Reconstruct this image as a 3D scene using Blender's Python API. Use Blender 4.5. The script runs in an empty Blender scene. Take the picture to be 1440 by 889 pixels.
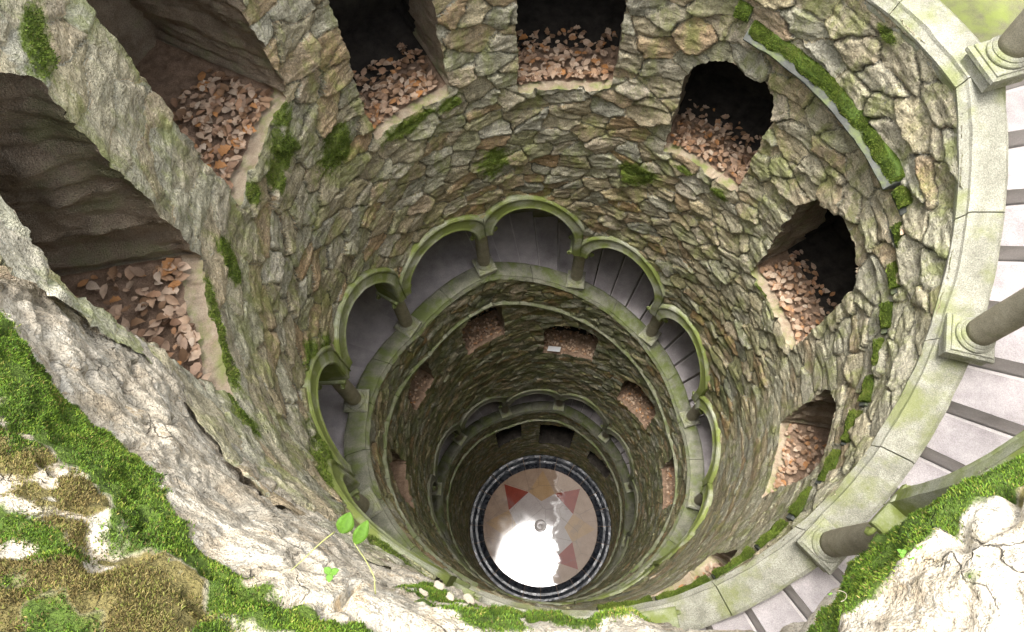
import bpy, math, random
import numpy as np
from mathutils import Matrix, Vector

# ------------------------------------------------------------------ camera, sky, sun, exposure
SC = bpy.context.scene
COL = SC.collection
ZF = 28.4                       # height of the camera above the mosaic floor
R_ = math.radians

cam_d = bpy.data.cameras.new("camera")
cam = bpy.data.objects.new("camera", cam_d)
COL.objects.link(cam)
right = Vector((0.9997483, 0.01017591, -0.01999455))
up = Vector((-0.00186836, 0.92588721, 0.37779542))
fwd = Vector((-0.02235711, 0.37766297, -0.92567318))
m = Matrix((right, up, -fwd)).transposed().to_4x4()
m.translation = Vector((-0.52125, -2.65221, ZF))
cam.matrix_world = m
cam_d.sensor_width = 36.0
cam_d.lens = 24.327
cam_d.clip_start = 0.05
cam_d.clip_end = 500
SC.camera = cam

world = bpy.data.worlds.new("World")
SC.world = world
world.use_nodes = True
wn = world.node_tree
wn.nodes.clear()
sky = wn.nodes.new("ShaderNodeTexSky")
sky.sky_type = 'NISHITA'
sky.sun_disc = False
sky.sun_elevation = R_(84)
sky.sun_rotation = R_(-80)
sky.air_density = 1.0
sky.dust_density = 4.0
sky.ozone_density = 1.0
hs = wn.nodes.new("ShaderNodeHueSaturation")
hs.inputs["Saturation"].default_value = 0.35
bg = wn.nodes.new("ShaderNodeBackground")
bg.inputs["Strength"].default_value = 0.15
wo = wn.nodes.new("ShaderNodeOutputWorld")
wn.links.new(sky.outputs[0], hs.inputs["Color"])
wn.links.new(hs.outputs[0], bg.inputs["Color"])
wn.links.new(bg.outputs[0], wo.inputs["Surface"])

sun_d = bpy.data.lights.new("sun", 'SUN')
sun_d.energy = 1.5
sun_d.angle = R_(24)
sun_d.color = (1.0, 0.975, 0.94)
sun = bpy.data.objects.new("sun", sun_d)
COL.objects.link(sun)
SUN_AZ, SUN_TILT = R_(-80), R_(6)          # azimuth from +y clockwise, tilt from zenith
sdir = Vector((math.sin(SUN_AZ) * math.sin(SUN_TILT), math.cos(SUN_AZ) * math.sin(SUN_TILT), math.cos(SUN_TILT)))
sun.rotation_euler = sdir.to_track_quat('Z', 'Y').to_euler()
sun.location = (0, 0, ZF + 20)

SC.view_settings.view_transform = 'Standard'
SC.view_settings.look = 'None'
SC.view_settings.gamma = 1.0
SC.view_settings.use_curve_mapping = False
SC.view_settings.exposure = 2.3
SC.render.engine = 'CYCLES'
SC.cycles.max_bounces = 10
SC.cycles.diffuse_bounces = 8
SC.cycles.glossy_bounces = 4
SC.cycles.transmission_bounces = 2
SC.cycles.use_denoising = True
SC.cycles.sample_clamp_indirect = 8.0

random.seed(7)
rng = np.random.default_rng(7)

# ------------------------------------------------------------------ numpy noise
def _h(ix, iy, iz, seed):
    v = (ix.astype(np.uint32) * np.uint32(374761393) + iy.astype(np.uint32) * np.uint32(668265263)
         + iz.astype(np.uint32) * np.uint32(2147483647) + np.uint32((seed * 974634777) & 0xffffffff))
    v = (v ^ (v >> np.uint32(13))) * np.uint32(1274126177)
    v = v ^ (v >> np.uint32(16))
    return (v & np.uint32(0xffffff)).astype(np.float32) / np.float32(16777215)

def vnoise(x, y, z, seed=0):
    x = np.asarray(x, np.float64) + 1000; y = np.asarray(y, np.float64) + 1000; z = np.asarray(z, np.float64) + 1000
    ix = np.floor(x).astype(np.int64); iy = np.floor(y).astype(np.int64); iz = np.floor(z).astype(np.int64)
    fx = (x - ix).astype(np.float32); fy = (y - iy).astype(np.float32); fz = (z - iz).astype(np.float32)
    fx = fx * fx * (3 - 2 * fx); fy = fy * fy * (3 - 2 * fy); fz = fz * fz * (3 - 2 * fz)
    r = 0
    for a in (0, 1):
        wx = fx if a else 1 - fx
        for b in (0, 1):
            wy = fy if b else 1 - fy
            for c in (0, 1):
                wz = fz if c else 1 - fz
                r = r + wx * wy * wz * _h(ix + a, iy + b, iz + c, seed)
    return r * 2 - 1

def fbm(x, y, z, octv=4, seed=0, gain=0.5):
    r = 0; a = 1.0; f = 1.0; t = 0
    for o in range(octv):
        r = r + a * vnoise(x * f, y * f, z * f, seed + o * 17)
        t += a; a *= gain; f *= 2.03
    return r / t

def ridged(x, y, z, octv=4, seed=0):
    r = 0; a = 1.0; f = 1.0; t = 0
    for o in range(octv):
        r = r + a * (1 - 2 * np.abs(vnoise(x * f, y * f, z * f, seed + o * 17)))
        t += a; a *= 0.5; f *= 2.1
    return r / t

def sstep(a, b, x):
    t = np.clip((x - a) / (b - a), 0, 1)
    return t * t * (3 - 2 * t)

# ------------------------------------------------------------------ node material helper
class NM:
    def __init__(self, name):
        self.m = bpy.data.materials.new(name)
        self.m.use_nodes = True
        self.t = self.m.node_tree
        self.b = self.t.nodes["Principled BSDF"]
        self.tc = self.t.nodes.new("ShaderNodeTexCoord")
    def n(self, typ, **kw):
        nd = self.t.nodes.new(typ)
        for k, v in kw.items(): setattr(nd, k, v)
        return nd
    def lk(self, a, b): self.t.links.new(a, b)
    def setin(self, sock, v):
        if hasattr(v, "is_output"): self.lk(v, sock)
        elif isinstance(v, (tuple, list)): sock.default_value = (*v, 1) if len(v) == 3 else v
        else: sock.default_value = v
    def noise(self, scale, detail=4, rough=0.55, stretch=None, dist=0.0):
        nd = self.n("ShaderNodeTexNoise")
        nd.inputs["Scale"].default_value = scale
        nd.inputs["Detail"].default_value = detail
        nd.inputs["Roughness"].default_value = rough
        nd.inputs["Distortion"].default_value = dist
        src = self.tc.outputs["Object"]
        if stretch:
            mp = self.n("ShaderNodeMapping"); mp.inputs["Scale"].default_value = stretch
            self.lk(src, mp.inputs["Vector"]); src = mp.outputs[0]
        self.lk(src, nd.inputs["Vector"])
        return nd.outputs["Fac"]
    def ramp(self, fac, stops, interp='LINEAR'):
        nd = self.n("ShaderNodeValToRGB")
        cr = nd.color_ramp; cr.interpolation = interp
        while len(cr.elements) < len(stops): cr.elements.new(0.5)
        for e, (p, c) in zip(cr.elements, stops):
            e.position = p
            e.color = (c, c, c, 1) if isinstance(c, (int, float)) else (*c, 1)
        self.setin(nd.inputs["Fac"], fac)
        return nd.outputs["Color"]
    def mix(self, fac, a, b, mode='MIX'):
        nd = self.n("ShaderNodeMix", data_type='RGBA', blend_type=mode)
        self.setin(nd.inputs[0], fac); self.setin(nd.inputs[6], a); self.setin(nd.inputs[7], b)
        return nd.outputs[2]
    def math(self, op, a, b=0.0, c=None, clamp=False):
        nd = self.n("ShaderNodeMath", operation=op, use_clamp=clamp)
        self.setin(nd.inputs[0], a); self.setin(nd.inputs[1], b)
        if c is not None: self.setin(nd.inputs[2], c)
        return nd.outputs[0]
    def attr(self, name):
        nd = self.n("ShaderNodeAttribute", attribute_name=name)
        return nd.outputs["Fac"]
    def bump(self, h, strength=0.5, dist=0.02, normal=None):
        nd = self.n("ShaderNodeBump")
        nd.inputs["Strength"].default_value = strength
        nd.inputs["Distance"].default_value = dist
        self.lk(h, nd.inputs["Height"])
        if normal is not None: self.lk(normal, nd.inputs["Normal"])
        return nd.outputs[0]
    def done(self, col, rough=0.85, normal=None, spec=0.3):
        self.setin(self.b.inputs["Base Color"], col)
        self.setin(self.b.inputs["Roughness"], rough)
        self.b.inputs["Specular IOR Level"].default_value = spec
        if normal is not None: self.lk(normal, self.b.inputs["Normal"])
        return self.m

STONE_STOPS = [(0.0, (0.317, 0.250, 0.159)), (.14, (0.525, 0.439, 0.293)), (.28, (0.464, 0.268, 0.128)), (.40, (0.610, 0.549, 0.415)),
               (.52, (0.378, 0.360, 0.305)), (.64, (0.634, 0.488, 0.281)), (.76, (0.415, 0.390, 0.220)), (.88, (0.683, 0.634, 0.525)), (1.0, (0.512, 0.317, 0.171))]

def mat_masonry():
    k = NM("rubble_stone")
    rnd, edge, moss, alg, pale = (k.attr(a) for a in ("rnd", "edge", "moss", "algae_shade", "pale"))  # alg: algae cover with the deep-shaft shade put into it
    base = k.ramp(rnd, STONE_STOPS)
    n1 = k.noise(9, 6, .62); n2 = k.noise(55, 4, .6); n3 = k.noise(2.2, 4, .6); n4 = k.noise(150, 2, .5)
    # pale lichen-bleached granite on the dry upper wall
    base = k.mix(k.math('MULTIPLY', pale, k.ramp(n3, [(.3, .35), (.65, 1)])), base, k.mix(n1, (.66, .62, .46), (.50, .47, .33)))
    base = k.mix(1.0, base, k.ramp(n1, [(.28, .5), (.5, 1.0), (.74, 1.45)]), 'MULTIPLY')
    base = k.mix(.8, base, k.ramp(n2, [(.28, .4), (.5, 1.0), (.72, 1.5)]), 'MULTIPLY')
    base = k.mix(.5, base, k.ramp(n4, [(.3, .6), (.7, 1.35)]), 'MULTIPLY')
    # white lichen flecks
    fl = k.ramp(k.noise(17, 5, .7), [(.60, 0), (.70, 1)])
    base = k.mix(k.math('MULTIPLY', fl, .38), base, (.55, .56, .50))
    # algae film, dark and dense low down to stand in for shade
    an = k.ramp(k.noise(3.4, 6, .68), [(.30, 0), (.56, 1)])
    am = k.math('MULTIPLY', k.math('MULTIPLY', alg, an), 0.82, clamp=True)
    algae_shade_col = k.mix(k.noise(6, 5, .6), (.045, .06, .022), (.14, .155, .06))
    base = k.mix(am, base, algae_shade_col)
    gs = k.ramp(k.noise(4.5, 6, .7, (1, 1, .45)), [(.49, 0), (.63, 1)])
    base = k.mix(k.math('MULTIPLY', gs, k.math('SUBTRACT', .60, k.math('MULTIPLY', alg, .32))), base, k.mix(n1, (.17, .225, .03), (.40, .44, .10)))
    dk = k.ramp(k.noise(3.1, 6, .72), [(.56, 0), (.70, 1)])
    base = k.mix(k.math('MULTIPLY', dk, .5), base, (.10, .085, .055))
    wl = k.ramp(k.noise(6.5, 6, .75, (1, 1, .6), .8), [(.645, 0), (.69, 1)])
    base = k.mix(k.math('MULTIPLY', wl, .6), base, (.58, .58, .53))
    # joints: dark recess with patches of pale old mortar
    jm = k.ramp(k.math('ADD', edge, k.math('MULTIPLY', k.math('SUBTRACT', n2, .5), .02)), [(.005, 1), (.016, 0)])
    mort = k.mix(k.ramp(k.noise(5, 3), [(.54, 0), (.66, .8)]), (.045, .042, .028), (.44, .42, .35))
    base = k.mix(k.math('MULTIPLY', jm, .68), base, mort)
    # moss
    mc = k.mix(k.ramp(k.noise(14, 5, .75), [(.35, 0), (.65, 1)]), (.06, .09, .012), (.22, .29, .035))
    mm = k.ramp(k.math('ADD', moss, k.math('MULTIPLY', k.math('SUBTRACT', k.noise(11, 6, .75), .5), 1.5)), [(.36, 0), (.62, .9)])
    base = k.mix(mm, base, mc)
    rg = k.n("ShaderNodeTexNoise", noise_type='RIDGED_MULTIFRACTAL'); rg.inputs["Scale"].default_value = 7; rg.inputs["Detail"].default_value = 5; rg.inputs["Roughness"].default_value = .6
    mp = k.n("ShaderNodeMapping"); mp.inputs["Scale"].default_value = (1, 1, 1.9); mp.inputs["Rotation"].default_value = (.5, .4, 0)
    k.lk(k.tc.outputs["Object"], mp.inputs["Vector"]); k.lk(mp.outputs[0], rg.inputs["Vector"])
    h = k.math('ADD', k.math('MULTIPLY', n2, .5), k.math('MULTIPLY', n1, 1.2))
    h = k.math('ADD', h, k.math('MULTIPLY', rg.outputs["Fac"], .55))
    h = k.math('ADD', h, k.math('MULTIPLY', n4, .25))
    return k.done(base, k.ramp(n1, [(.3, .9), (.7, .72)]), k.bump(h, 1.0, .045), .25)

def mat_stone(name, c1, c2, scale=6, moss=None, mossc=(.11, .15, .025), rough=.8, speck=.35, bump=.4, bd=.012):
    k = NM(name)
    n1 = k.noise(scale, 6, .62); n2 = k.noise(110, 3, .6); n3 = k.noise(scale * .3, 4, .6)
    base = k.mix(k.ramp(n1, [(.3, 0), (.7, 1)]), c1, c2)
    base = k.mix(speck, base, k.ramp(n2, [(.3, .45), (.7, 1.45)]), 'MULTIPLY')
    base = k.mix(.6, base, k.ramp(n3, [(.3, .65), (.7, 1.2)]), 'MULTIPLY')
    if moss:
        mn = k.ramp(k.noise(moss[0], 5, .65), [(moss[1], 0), (moss[1] + .16, 1)])
        base = k.mix(k.math('MULTIPLY', mn, moss[2]), base, k.mix(n1, mossc, tuple(v * 1.7 for v in mossc)))
    return k.done(base, rough, k.bump(k.math('ADD', n1, k.math('MULTIPLY', n2, .5)), bump, bd), .3)

def mat_tint(name, stops, rough=.7, attr="rnd", nscale=25, spec=.3, sss=0.0):
    k = NM(name)
    base = k.ramp(k.attr(attr), stops)
    base = k.mix(.6, base, k.ramp(k.noise(nscale, 4, .6), [(.3, .6), (.7, 1.3)]), 'MULTIPLY')
    return k.done(base, rough, None, spec)

M = {}
M['masonry'] = mat_masonry()
M['jamb'] = mat_stone("niche_stone", (.30, .225, .15), (.58, .47, .34), 6, (3, .5, .6), (.13, .15, .05), .85, .7, 1.0, .05)
M['soil'] = mat_stone("niche_floor_stone", (.34, .25, .17), (.50, .42, .30), 9, (5, .46, .8), (.16, .19, .05), .85, .45, .5)
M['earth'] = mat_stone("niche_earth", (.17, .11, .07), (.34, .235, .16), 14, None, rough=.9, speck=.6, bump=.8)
M['niche_shade'] = mat_stone("niche_shade_stone", (.018, .015, .012), (.06, .05, .04), 7, None, rough=.9, speck=.5, bump=.8)  # shade of the deep recesses painted in as near-black stone
M['arch'] = mat_stone("arch_stone", (.31, .32, .22), (.44, .44, .34), 5, (1.9, .38, .9), (.13, .158, .028), .85, .6, .7)
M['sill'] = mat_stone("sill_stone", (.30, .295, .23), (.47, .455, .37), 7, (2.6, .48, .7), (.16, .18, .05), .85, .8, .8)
M['sill_mid'] = mat_stone("mid_sill_stone", (.19, .19, .135), (.33, .325, .245), 7, (2.6, .44, .8), (.11, .14, .03), .85, .8, .8)  # darker copy of the sill stone for the middle arcade
M['sill_shade'] = mat_stone("shade_sill_stone", (.10, .10, .07), (.19, .185, .14), 7, (2.6, .44, .8), (.07, .085, .025), .85, .8, .8)  # darkest sill copy, with the shade of the lowest turn put into its colour
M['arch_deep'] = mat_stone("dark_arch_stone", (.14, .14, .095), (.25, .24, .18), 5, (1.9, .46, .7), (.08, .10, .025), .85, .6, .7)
M['column'] = mat_stone("column_stone", (.27, .245, .17), (.42, .38, .28), 7, (2.5, .52, .6), (.13, .15, .04), .8, .5)
M['tread'] = mat_stone("tread_stone", (.33, .297, .295), (.53, .485, .48), 3.5, None, rough=.7, speck=.45, bump=.5)
M['landing'] = mat_stone("mossy_landing", (.12, .115, .07), (.20, .19, .12), 3, (2, .4, .8), (.14, .17, .04), .85, .5)
M['riser'] = mat_stone("riser_stone", (.48, .445, .43), (.62, .585, .565), 5, None, rough=.85, speck=.3)  # paler than the treads, brightness painted in for the shaded riser faces
M['passage'] = mat_stone("passage_stone", (.22, .21, .15), (.36, .35, .24), 3, (1.4, .5, .6), (.14, .16, .05), .85, .4, .9)
M['lead'] = mat_stone("slate_ledge", (.045, .048, .043), (.11, .115, .10), 9, (5, .48, .6), (.12, .15, .04), .7, .3)
M['band'] = mat_stone("band_stone", (.17, .17, .11), (.31, .31, .22), 7, (2.2, .45, .85), (.085, .105, .03), .85, .4)
M['leaf'] = mat_tint("dead_leaf", [(0, (.11, .06, .032)), (.18, (.32, .19, .105)), (.36, (.44, .30, .20)), (.5, (.54, .40, .28)), (.62, (.38, .24, .155)), (.74, (.44, .20, .065)), (.86, (.58, .46, .34)), (1, (.20, .10, .05))], .6)
M['moss'] = mat_tint("moss_green", [(0, (.075, .06, .018)), (.14, (.03, .06, .008)), (.42, (.07, .135, .010)), (.7, (.12, .19, .014)), (.86, (.19, .22, .03)), (1, (.25, .20, .06))], .75, nscale=9)
M['moss_dark'] = mat_tint("moss_olive", [(0, (.025, .045, .008)), (.5, (.06, .10, .012)), (1, (.13, .17, .03))], .8, nscale=9)
M['moss_wall'] = mat_tint("moss_wall", [(0, (.05, .075, .012)), (.4, (.10, .15, .018)), (.75, (.17, .23, .03)), (1, (.20, .19, .06))], .8, nscale=9)
M['moss_dry'] = mat_tint("moss_dry", [(0, (.05, .04, .014)), (.25, (.12, .09, .03)), (.5, (.20, .15, .05)), (.68, (.11, .13, .018)), (.85, (.24, .19, .08)), (1, (.15, .16, .03))], .85, nscale=7)
M['paper'] = mat_stone("white_card", (.78, .78, .78), (.8, .8, .8), 3, None, rough=.6, speck=.02, bump=.05)
M['pebble'] = mat_stone("pale_chip", (.20, .17, .12), (.31, .275, .21), 9, None, rough=.8, speck=.3)
M['ground'] = mat_stone("ground_earth", (.10, .09, .05), (.16, .14, .08), 1.2, (.8, .45, .9), (.07, .10, .02), .9, .5)

# ------------------------------------------------------------------ mesh / object helpers
def mesh_np(name, V, F, mat, attrs=None, smooth=False, mats=None, midx=None):
    """V (n,3); F (m,4) or (m,3) int array or list of tuples"""
    me = bpy.data.meshes.new(name)
    if isinstance(F, np.ndarray):
        V = np.asarray(V, np.float32); kf = F.shape[1]
        me.vertices.add(len(V)); me.vertices.foreach_set("co", V.ravel())
        me.loops.add(F.size); me.loops.foreach_set("vertex_index", F.astype(np.int32).ravel())
        me.polygons.add(len(F))
        me.polygons.foreach_set("loop_start", np.arange(0, F.size, kf, dtype=np.int32))
        me.polygons.foreach_set("loop_total", np.full(len(F), kf, dtype=np.int32))
        me.update(calc_edges=True)
    else:
        me.from_pydata([tuple(map(float, v)) for v in V], [], [tuple(f) for f in F])
        me.update()
    for mm in (mats or [mat]): me.materials.append(mm)
    if midx is not None: me.polygons.foreach_set("material_index", np.asarray(midx, np.int32))
    if smooth: me.polygons.foreach_set("use_smooth", np.ones(len(me.polygons), bool))
    for a, v in (attrs or {}).items():
        at = me.attributes.new(a, 'FLOAT', 'POINT'); at.data.foreach_set("value", np.asarray(v, np.float32))
    return me

def obj(name, me, parent=None):
    o = bpy.data.objects.new(name, me); COL.objects.link(o)
    if parent is not None: o.parent = parent
    return o

def thing(name, label, cat, loc=(0, 0, 0), group=None):
    o = obj(name, None); o.location = loc; o.empty_display_size = .2
    return tag(o, label, cat, group)

def tag(o, label=None, cat=None, group=None, kind=None):
    if label: o["label"] = label
    if cat: o["category"] = cat
    if group: o["group"] = group
    if kind: o["kind"] = kind
    return o

def P3(az, d, R):
    """azimuth (degrees, clockwise from +y), depth below the camera, radius -> world point"""
    a = np.radians(az)
    return np.stack([R * np.sin(a), R * np.cos(a), ZF - d + 0 * a], -1)

# ------------------------------------------------------------------ the helix: column k at azimuth AZ(k), foot depth ZK(k)
DAZ, AZ0, Z0, RISE = 32.85, -58.05, 10.675, 1.139
def AZ(k): return AZ0 + DAZ * k
def ZK(k):
    k = np.asarray(k, float); b = np.floor(k / 4); r = k - 4 * b
    return Z0 + RISE * (3 * b + np.maximum(0, r - 1))
def K_of(az): return (az - AZ0) / DAZ
KMIN, KMAX = -8, 18
OPEN_BAYS = (-5, -4)
RW = 2.80                      # wall face
BW = DAZ * math.pi / 180 * RW  # bay width on the wall face
HW, RING = 0.66, 0.30          # half clear span, ring width
CAPT = 1.40                    # capital top above the shaft foot
def arch_c(k): return float(ZK(k)) - CAPT + 0.08
def arch_shear(k, s):
    # rampant arches over the flights: the right haunch falls away with the stair
    h = 0.6 if float(ZK(k + 1) - ZK(k)) > .5 else 0.0
    return h * np.clip((s + HW) / (2 * HW), 0, 1.15) ** 1.5
def sill_d(az_cont): return ZK(K_of(az_cont)) + 0.20

# windows: azimuth, half width (m), top, sill, corner radius
WIN = [(-112.7, .56, 2.15, 4.15, .35), (-76.0, .53, 2.35, 4.62, .3), (-39.8, .49, 3.7, 6.02, .3), (-2.0, .545, 4.35, 6.36, .3),
       (35.4, .52, 5.50, 7.22, .46), (73.0, .58, 6.12, 8.28, .52), (110.7, .51, 7.05, 8.9, .4), (149.3, .5, 7.85, 9.45, .4),
       (-30.6, .46, 12.2, 13.95, .25), (9.2, .60, 13.85, 15.70, .40), (50.8, .54, 15.45, 17.3, .35), (93.5, .5, 15.5, 17.2, .3),
       (-67.5, .40, 12.0, 13.3, .25), (-107.0, .46, 11.1, 12.6, .3),
       (-24.5, .46, 22.3, 24.5, .3), (10.4, .60, 23.0, 26.0, .03), (48.0, .52, 24.4, 26.0, .15)]
MOSS_BLOBS = [(-68, 4.62, .16, .2), (-71, 4.9, .17, .3), (-76, 5.0, .12, .25), (-83, 4.72, .10, .12), (-106, 4.22, .16, .10), (-112, 4.23, .26, .12), (-118, 4.2, .2, .14),
              (-124, 4.0, .22, .16), (-127, 4.05, .16, .2), (-30, 6.15, .16, .10), (-43, 6.14, .30, .14), (-37, 6.12, .16, .06), (-94, 7.25, .3, .35), (-100, 6.7, .3, .3),
              (-120, 6.5, .45, .5), (-129, 5.9, .35, .5), (-133, 5.7, .35, .5), (42, 7.45, .14, .12), (32, 7.42, .18, .06), (66, 8.2, .3, .15), (103, 5.0, .15, .1),
              (-97, 2.4, .2, .12), (-97, 4.6, .15, .3), (-152, 4.5, .4, .3), (57, 4.3, .12, .06), (-60, 5.6, .3, .3), (-20, 7.6, .3, .3), (20, 7.9, .3, .3)]

# ------------------------------------------------------------------ the masonry drum
def build_masonry():
    NT = 900
    rows = np.concatenate([np.arange(1.0, 9.4, .02), np.arange(9.4, 18, .03), np.arange(18, 28.46, .05)])
    az = -180 + 360.0 / NT * np.arange(NT)
    A, D = np.meshgrid(az, rows)
    S = np.radians(A) * RW
    X, Y, Zz = RW * np.sin(np.radians(A)), RW * np.cos(np.radians(A)), -D
    # ---- signed distance to all openings (negative inside)
    wob = .035 * fbm(X * 5, Y * 5, Zz * 5, 3, 3) + .012 * vnoise(X * 22, Y * 22, Zz * 22, 5)
    sdf = np.full(A.shape, 9.0); lab = np.full(A.shape, -1)
    circ = 2 * math.pi * RW
    for w, (a0, hw, dt, db, cr) in enumerate(WIN):
        i0, i1 = np.searchsorted(rows, [dt - .4, db + .4])
        s = (S[i0:i1] - math.radians(a0) * RW + circ / 2) % circ - circ / 2
        dc, hh = (dt + db) / 2, (db - dt) / 2
        y = D[i0:i1] - dc
        rr = np.where(y < 0, cr, .03)
        qx, qy = np.abs(s) - hw + rr, np.abs(y) - hh + rr
        sd = np.minimum(np.maximum(qx, qy), 0) + np.hypot(np.maximum(qx, 0), np.maximum(qy, 0)) - rr + wob[i0:i1]
        cur = sdf[i0:i1]; better = sd < cur
        sdf[i0:i1] = np.where(better, sd, cur); lab[i0:i1] = np.where(better, w, lab[i0:i1])
    arc = np.full(A.shape, 9.0)
    for k in range(KMIN, KMAX):
        dc = arch_c(k); am = AZ(k + .5)
        s = (S - math.radians(am) * RW + circ / 2) % circ - circ / 2
        loc = np.abs(s) < BW * .75
        y = D - dc - arch_shear(k, s); r = HW + .175
        sd = np.where(y < 0, np.hypot(s, y) - r, np.abs(s) - r)
        sill = sill_d(am + np.degrees(s / RW)) + .07
        sd = np.where(loc, np.maximum(sd, D - sill), 9.0)
        if k in OPEN_BAYS:      # no wall above these two bays: the rim boulders span them
            sd = np.maximum(np.maximum(np.abs(s) - BW / 2 - .02, D - sill), 2.3 - D)
        arc = np.minimum(arc, sd)
    # near side: the rim boulders take over from the rubble wall
    top = np.interp(A, [-180, -128, -125.5, 100, 150, 180], [3.0, 3.0, 1.0, 1.0, 2.3, 3.0])
    arc = np.minimum(arc, D - top)
    sel = arc < sdf; sdf = np.where(sel, arc, sdf); lab = np.where(sel, 99, lab)
    # ---- snap near-boundary vertices to the outline
    ds = 2 * math.pi * RW / NT
    gs = (np.roll(sdf, -1, 1) - np.roll(sdf, 1, 1)) / (2 * ds)
    gd = np.gradient(sdf, rows, axis=0)
    gl = np.maximum(np.hypot(gs, gd), .5)
    near = (np.abs(sdf) < ds * .75) & (np.abs(sdf) < 1)
    mv = np.where(near, -sdf / gl ** 2, 0); mv = np.clip(mv, -.02, .02)
    S2 = S + mv * gs; D2 = D + mv * gd
    A2 = np.degrees(S2 / RW)
    # ---- stones: warped jittered Voronoi, courses thinner with depth
    wu = .10 * fbm(X * 2.5, Y * 2.5, Zz * 2.5, 3, 11); wv = .085 * fbm(X * 2.5, Y * 2.5, Zz * 2.5, 3, 12)
    wu += .02 * vnoise(X * 12, Y * 12, Zz * 12, 14); wv += .02 * vnoise(X * 12, Y * 12, Zz * 12, 15)
    dd = np.linspace(0, 31, 3101)
    hh = np.interp(dd, [0, 5, 8, 12, 30], [.28, .25, .19, .18, .18])
    vv = np.concatenate([[0], np.cumsum(1 / hh[:-1] * .01)])
    NC = 43; cw = circ / NC
    U = (S + wu) / cw; Dv = D + wv * np.interp(D, [0, 6, 12], [1, 1, 1]); Vv = np.interp(Dv, dd, vv); H = np.interp(Dv, dd, hh)
    iu = np.floor(U).astype(np.int64); iv = np.floor(Vv).astype(np.int64)
    best = np.full(A.shape, 1e9, np.float32); sec = best.copy()
    bx = np.zeros(A.shape, np.float32); by = bx.copy(); sx = bx.copy(); sy = bx.copy(); rid = bx.copy(); t1 = bx.copy(); t2 = bx.copy(); ro = bx.copy()
    for dv in (-1, 0, 1):
        for du in (-2, -1, 0, 1, 2):
            cu = iu + du; cv = iv + dv; cm = cu % NC; z0 = np.zeros_like(cm)
            px = cu + .5 + .5 * (cv % 2) + 1.0 * (_h(cm, cv, z0, 1) - .5)
            py = cv + .5 + .9 * (_h(cm, cv, z0, 2) - .5)
            ex = ((px - U) * cw).astype(np.float32); ey = ((py - Vv) * H).astype(np.float32)
            q = ex * ex + ey * ey * 1.9 - .022 * (_h(cm, cv, z0, 7) - .3)
            nb = q < best
            ns = (~nb) & (q < sec)
            sec = np.where(nb, best, np.where(ns, q, sec)); sx = np.where(nb, bx, np.where(ns, ex, sx)); sy = np.where(nb, by, np.where(ns, ey, sy))
            best = np.where(nb, q, best); bx = np.where(nb, ex, bx); by = np.where(nb, ey, by)
            rid = np.where(nb, _h(cm, cv, z0, 3), rid); t1 = np.where(nb, _h(cm, cv, z0, 4), t1); t2 = np.where(nb, _h(cm, cv, z0, 5), t2); ro = np.where(nb, _h(cm, cv, z0, 6), ro)
    dx, dy = sx - bx, sy - by; dl = np.sqrt(dx * dx + dy * dy * 1.9 * 1.9) + 1e-6
    edge = np.abs(sec - best) / (2 * dl)
    tl = (t1 - .5) * 2; tv = t2 - .25        # tilt, biased so that top edges stand proud
    prof = sstep(.002, .020, edge)
    disp = .021 * prof + (ro - .5) * .034 * prof + np.clip(bx * tl * .20 + by * tv * -.28, -.035, .035) * prof
    rock = ridged(X * 3.6 + 5 * rid, Y * 3.6, Zz * 5.5 + 7 * rid, 4, 21)
    strat = ridged(X * 2.2 + Zz * 1.5, Y * 2.2 + Zz * 1.5, Zz * 9 + 9 * rid, 4, 23)
    disp += (.013 * rock + .009 * strat) * (.3 + .7 * prof) + .014 * ridged(X * 11, Y * 11, Zz * 17, 3, 31)
    disp += .02 * fbm(X * .9, Y * .9, Zz * .9, 2, 41)
    amp = np.interp(D, [0, 4, 9, 13, 28], [1.1, 1.1, 1.0, .85, .8])
    # seepage-smoothed wall on the lower right of the upper turn
    flat = (1 - sstep(-92, -78, A)) * (1 - sstep(4.3, 5.6, D)) * sstep(-180, -179, A)
    big = ridged(X * 1.7, Y * 1.7, Zz * 2.4, 5, 131)
    disp = disp * (1 - .55 * flat) + flat * (.03 * big + .015 * ridged(X * 7, Y * 7, Zz * 7, 4, 133))
    edge = edge + .05 * flat * sstep(-.25, .15, big)
    smooth = sstep(80, 98, A) * sstep(6.6, 7.8, D) * (1 - sstep(11.5, 13, D))
    amp = amp * (1 - .62 * smooth); edge = edge + .02 * smooth * sstep(-.3, .3, fbm(X * 2.5, Y * 2.5, Zz * 2.5, 3, 141))
    disp = disp * amp
    disp = np.where(arc < .35, np.minimum(disp, .045 + .1 * np.maximum(arc, 0)), disp)
    moss = np.zeros(A.shape, np.float32)
    for (a0, d0, ra, rd) in MOSS_BLOBS:
        i0, i1 = np.searchsorted(rows, [d0 - 3 * rd - .3, d0 + 3 * rd + .3])
        s = (S[i0:i1] - math.radians(a0) * RW + circ / 2) % circ - circ / 2
        q = np.hypot(s / ra, (D[i0:i1] - d0) / rd)
        moss[i0:i1] = np.maximum(moss[i0:i1], np.exp(-q * q * .9))
    mn = fbm(X * 4, Y * 4, Zz * 4, 4, 51)
    film = .26 * smooth
    moss = np.clip(moss * (1.0 + .8 * mn), 0, 1)
    disp += .012 * moss * (1 + vnoise(X * 40, Y * 40, Zz * 40, 60))
    Rr = RW + .012 - disp
    # recess at the very bottom course
    alg = np.interp(D, [2, 5, 7, 9, 11.5, 28], [.15, .20, .32, .50, 1.0, 1.0])  # denser with depth: deep-shaft shade put into the algae cover
    alg = alg * (1 - .55 * sstep(15, 45, A) * (1 - sstep(7.0, 8.6, D)) * (1 - sstep(100, 135, A)))
    alg = np.clip(alg * (1 - .5 * smooth), 0, 1)
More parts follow.
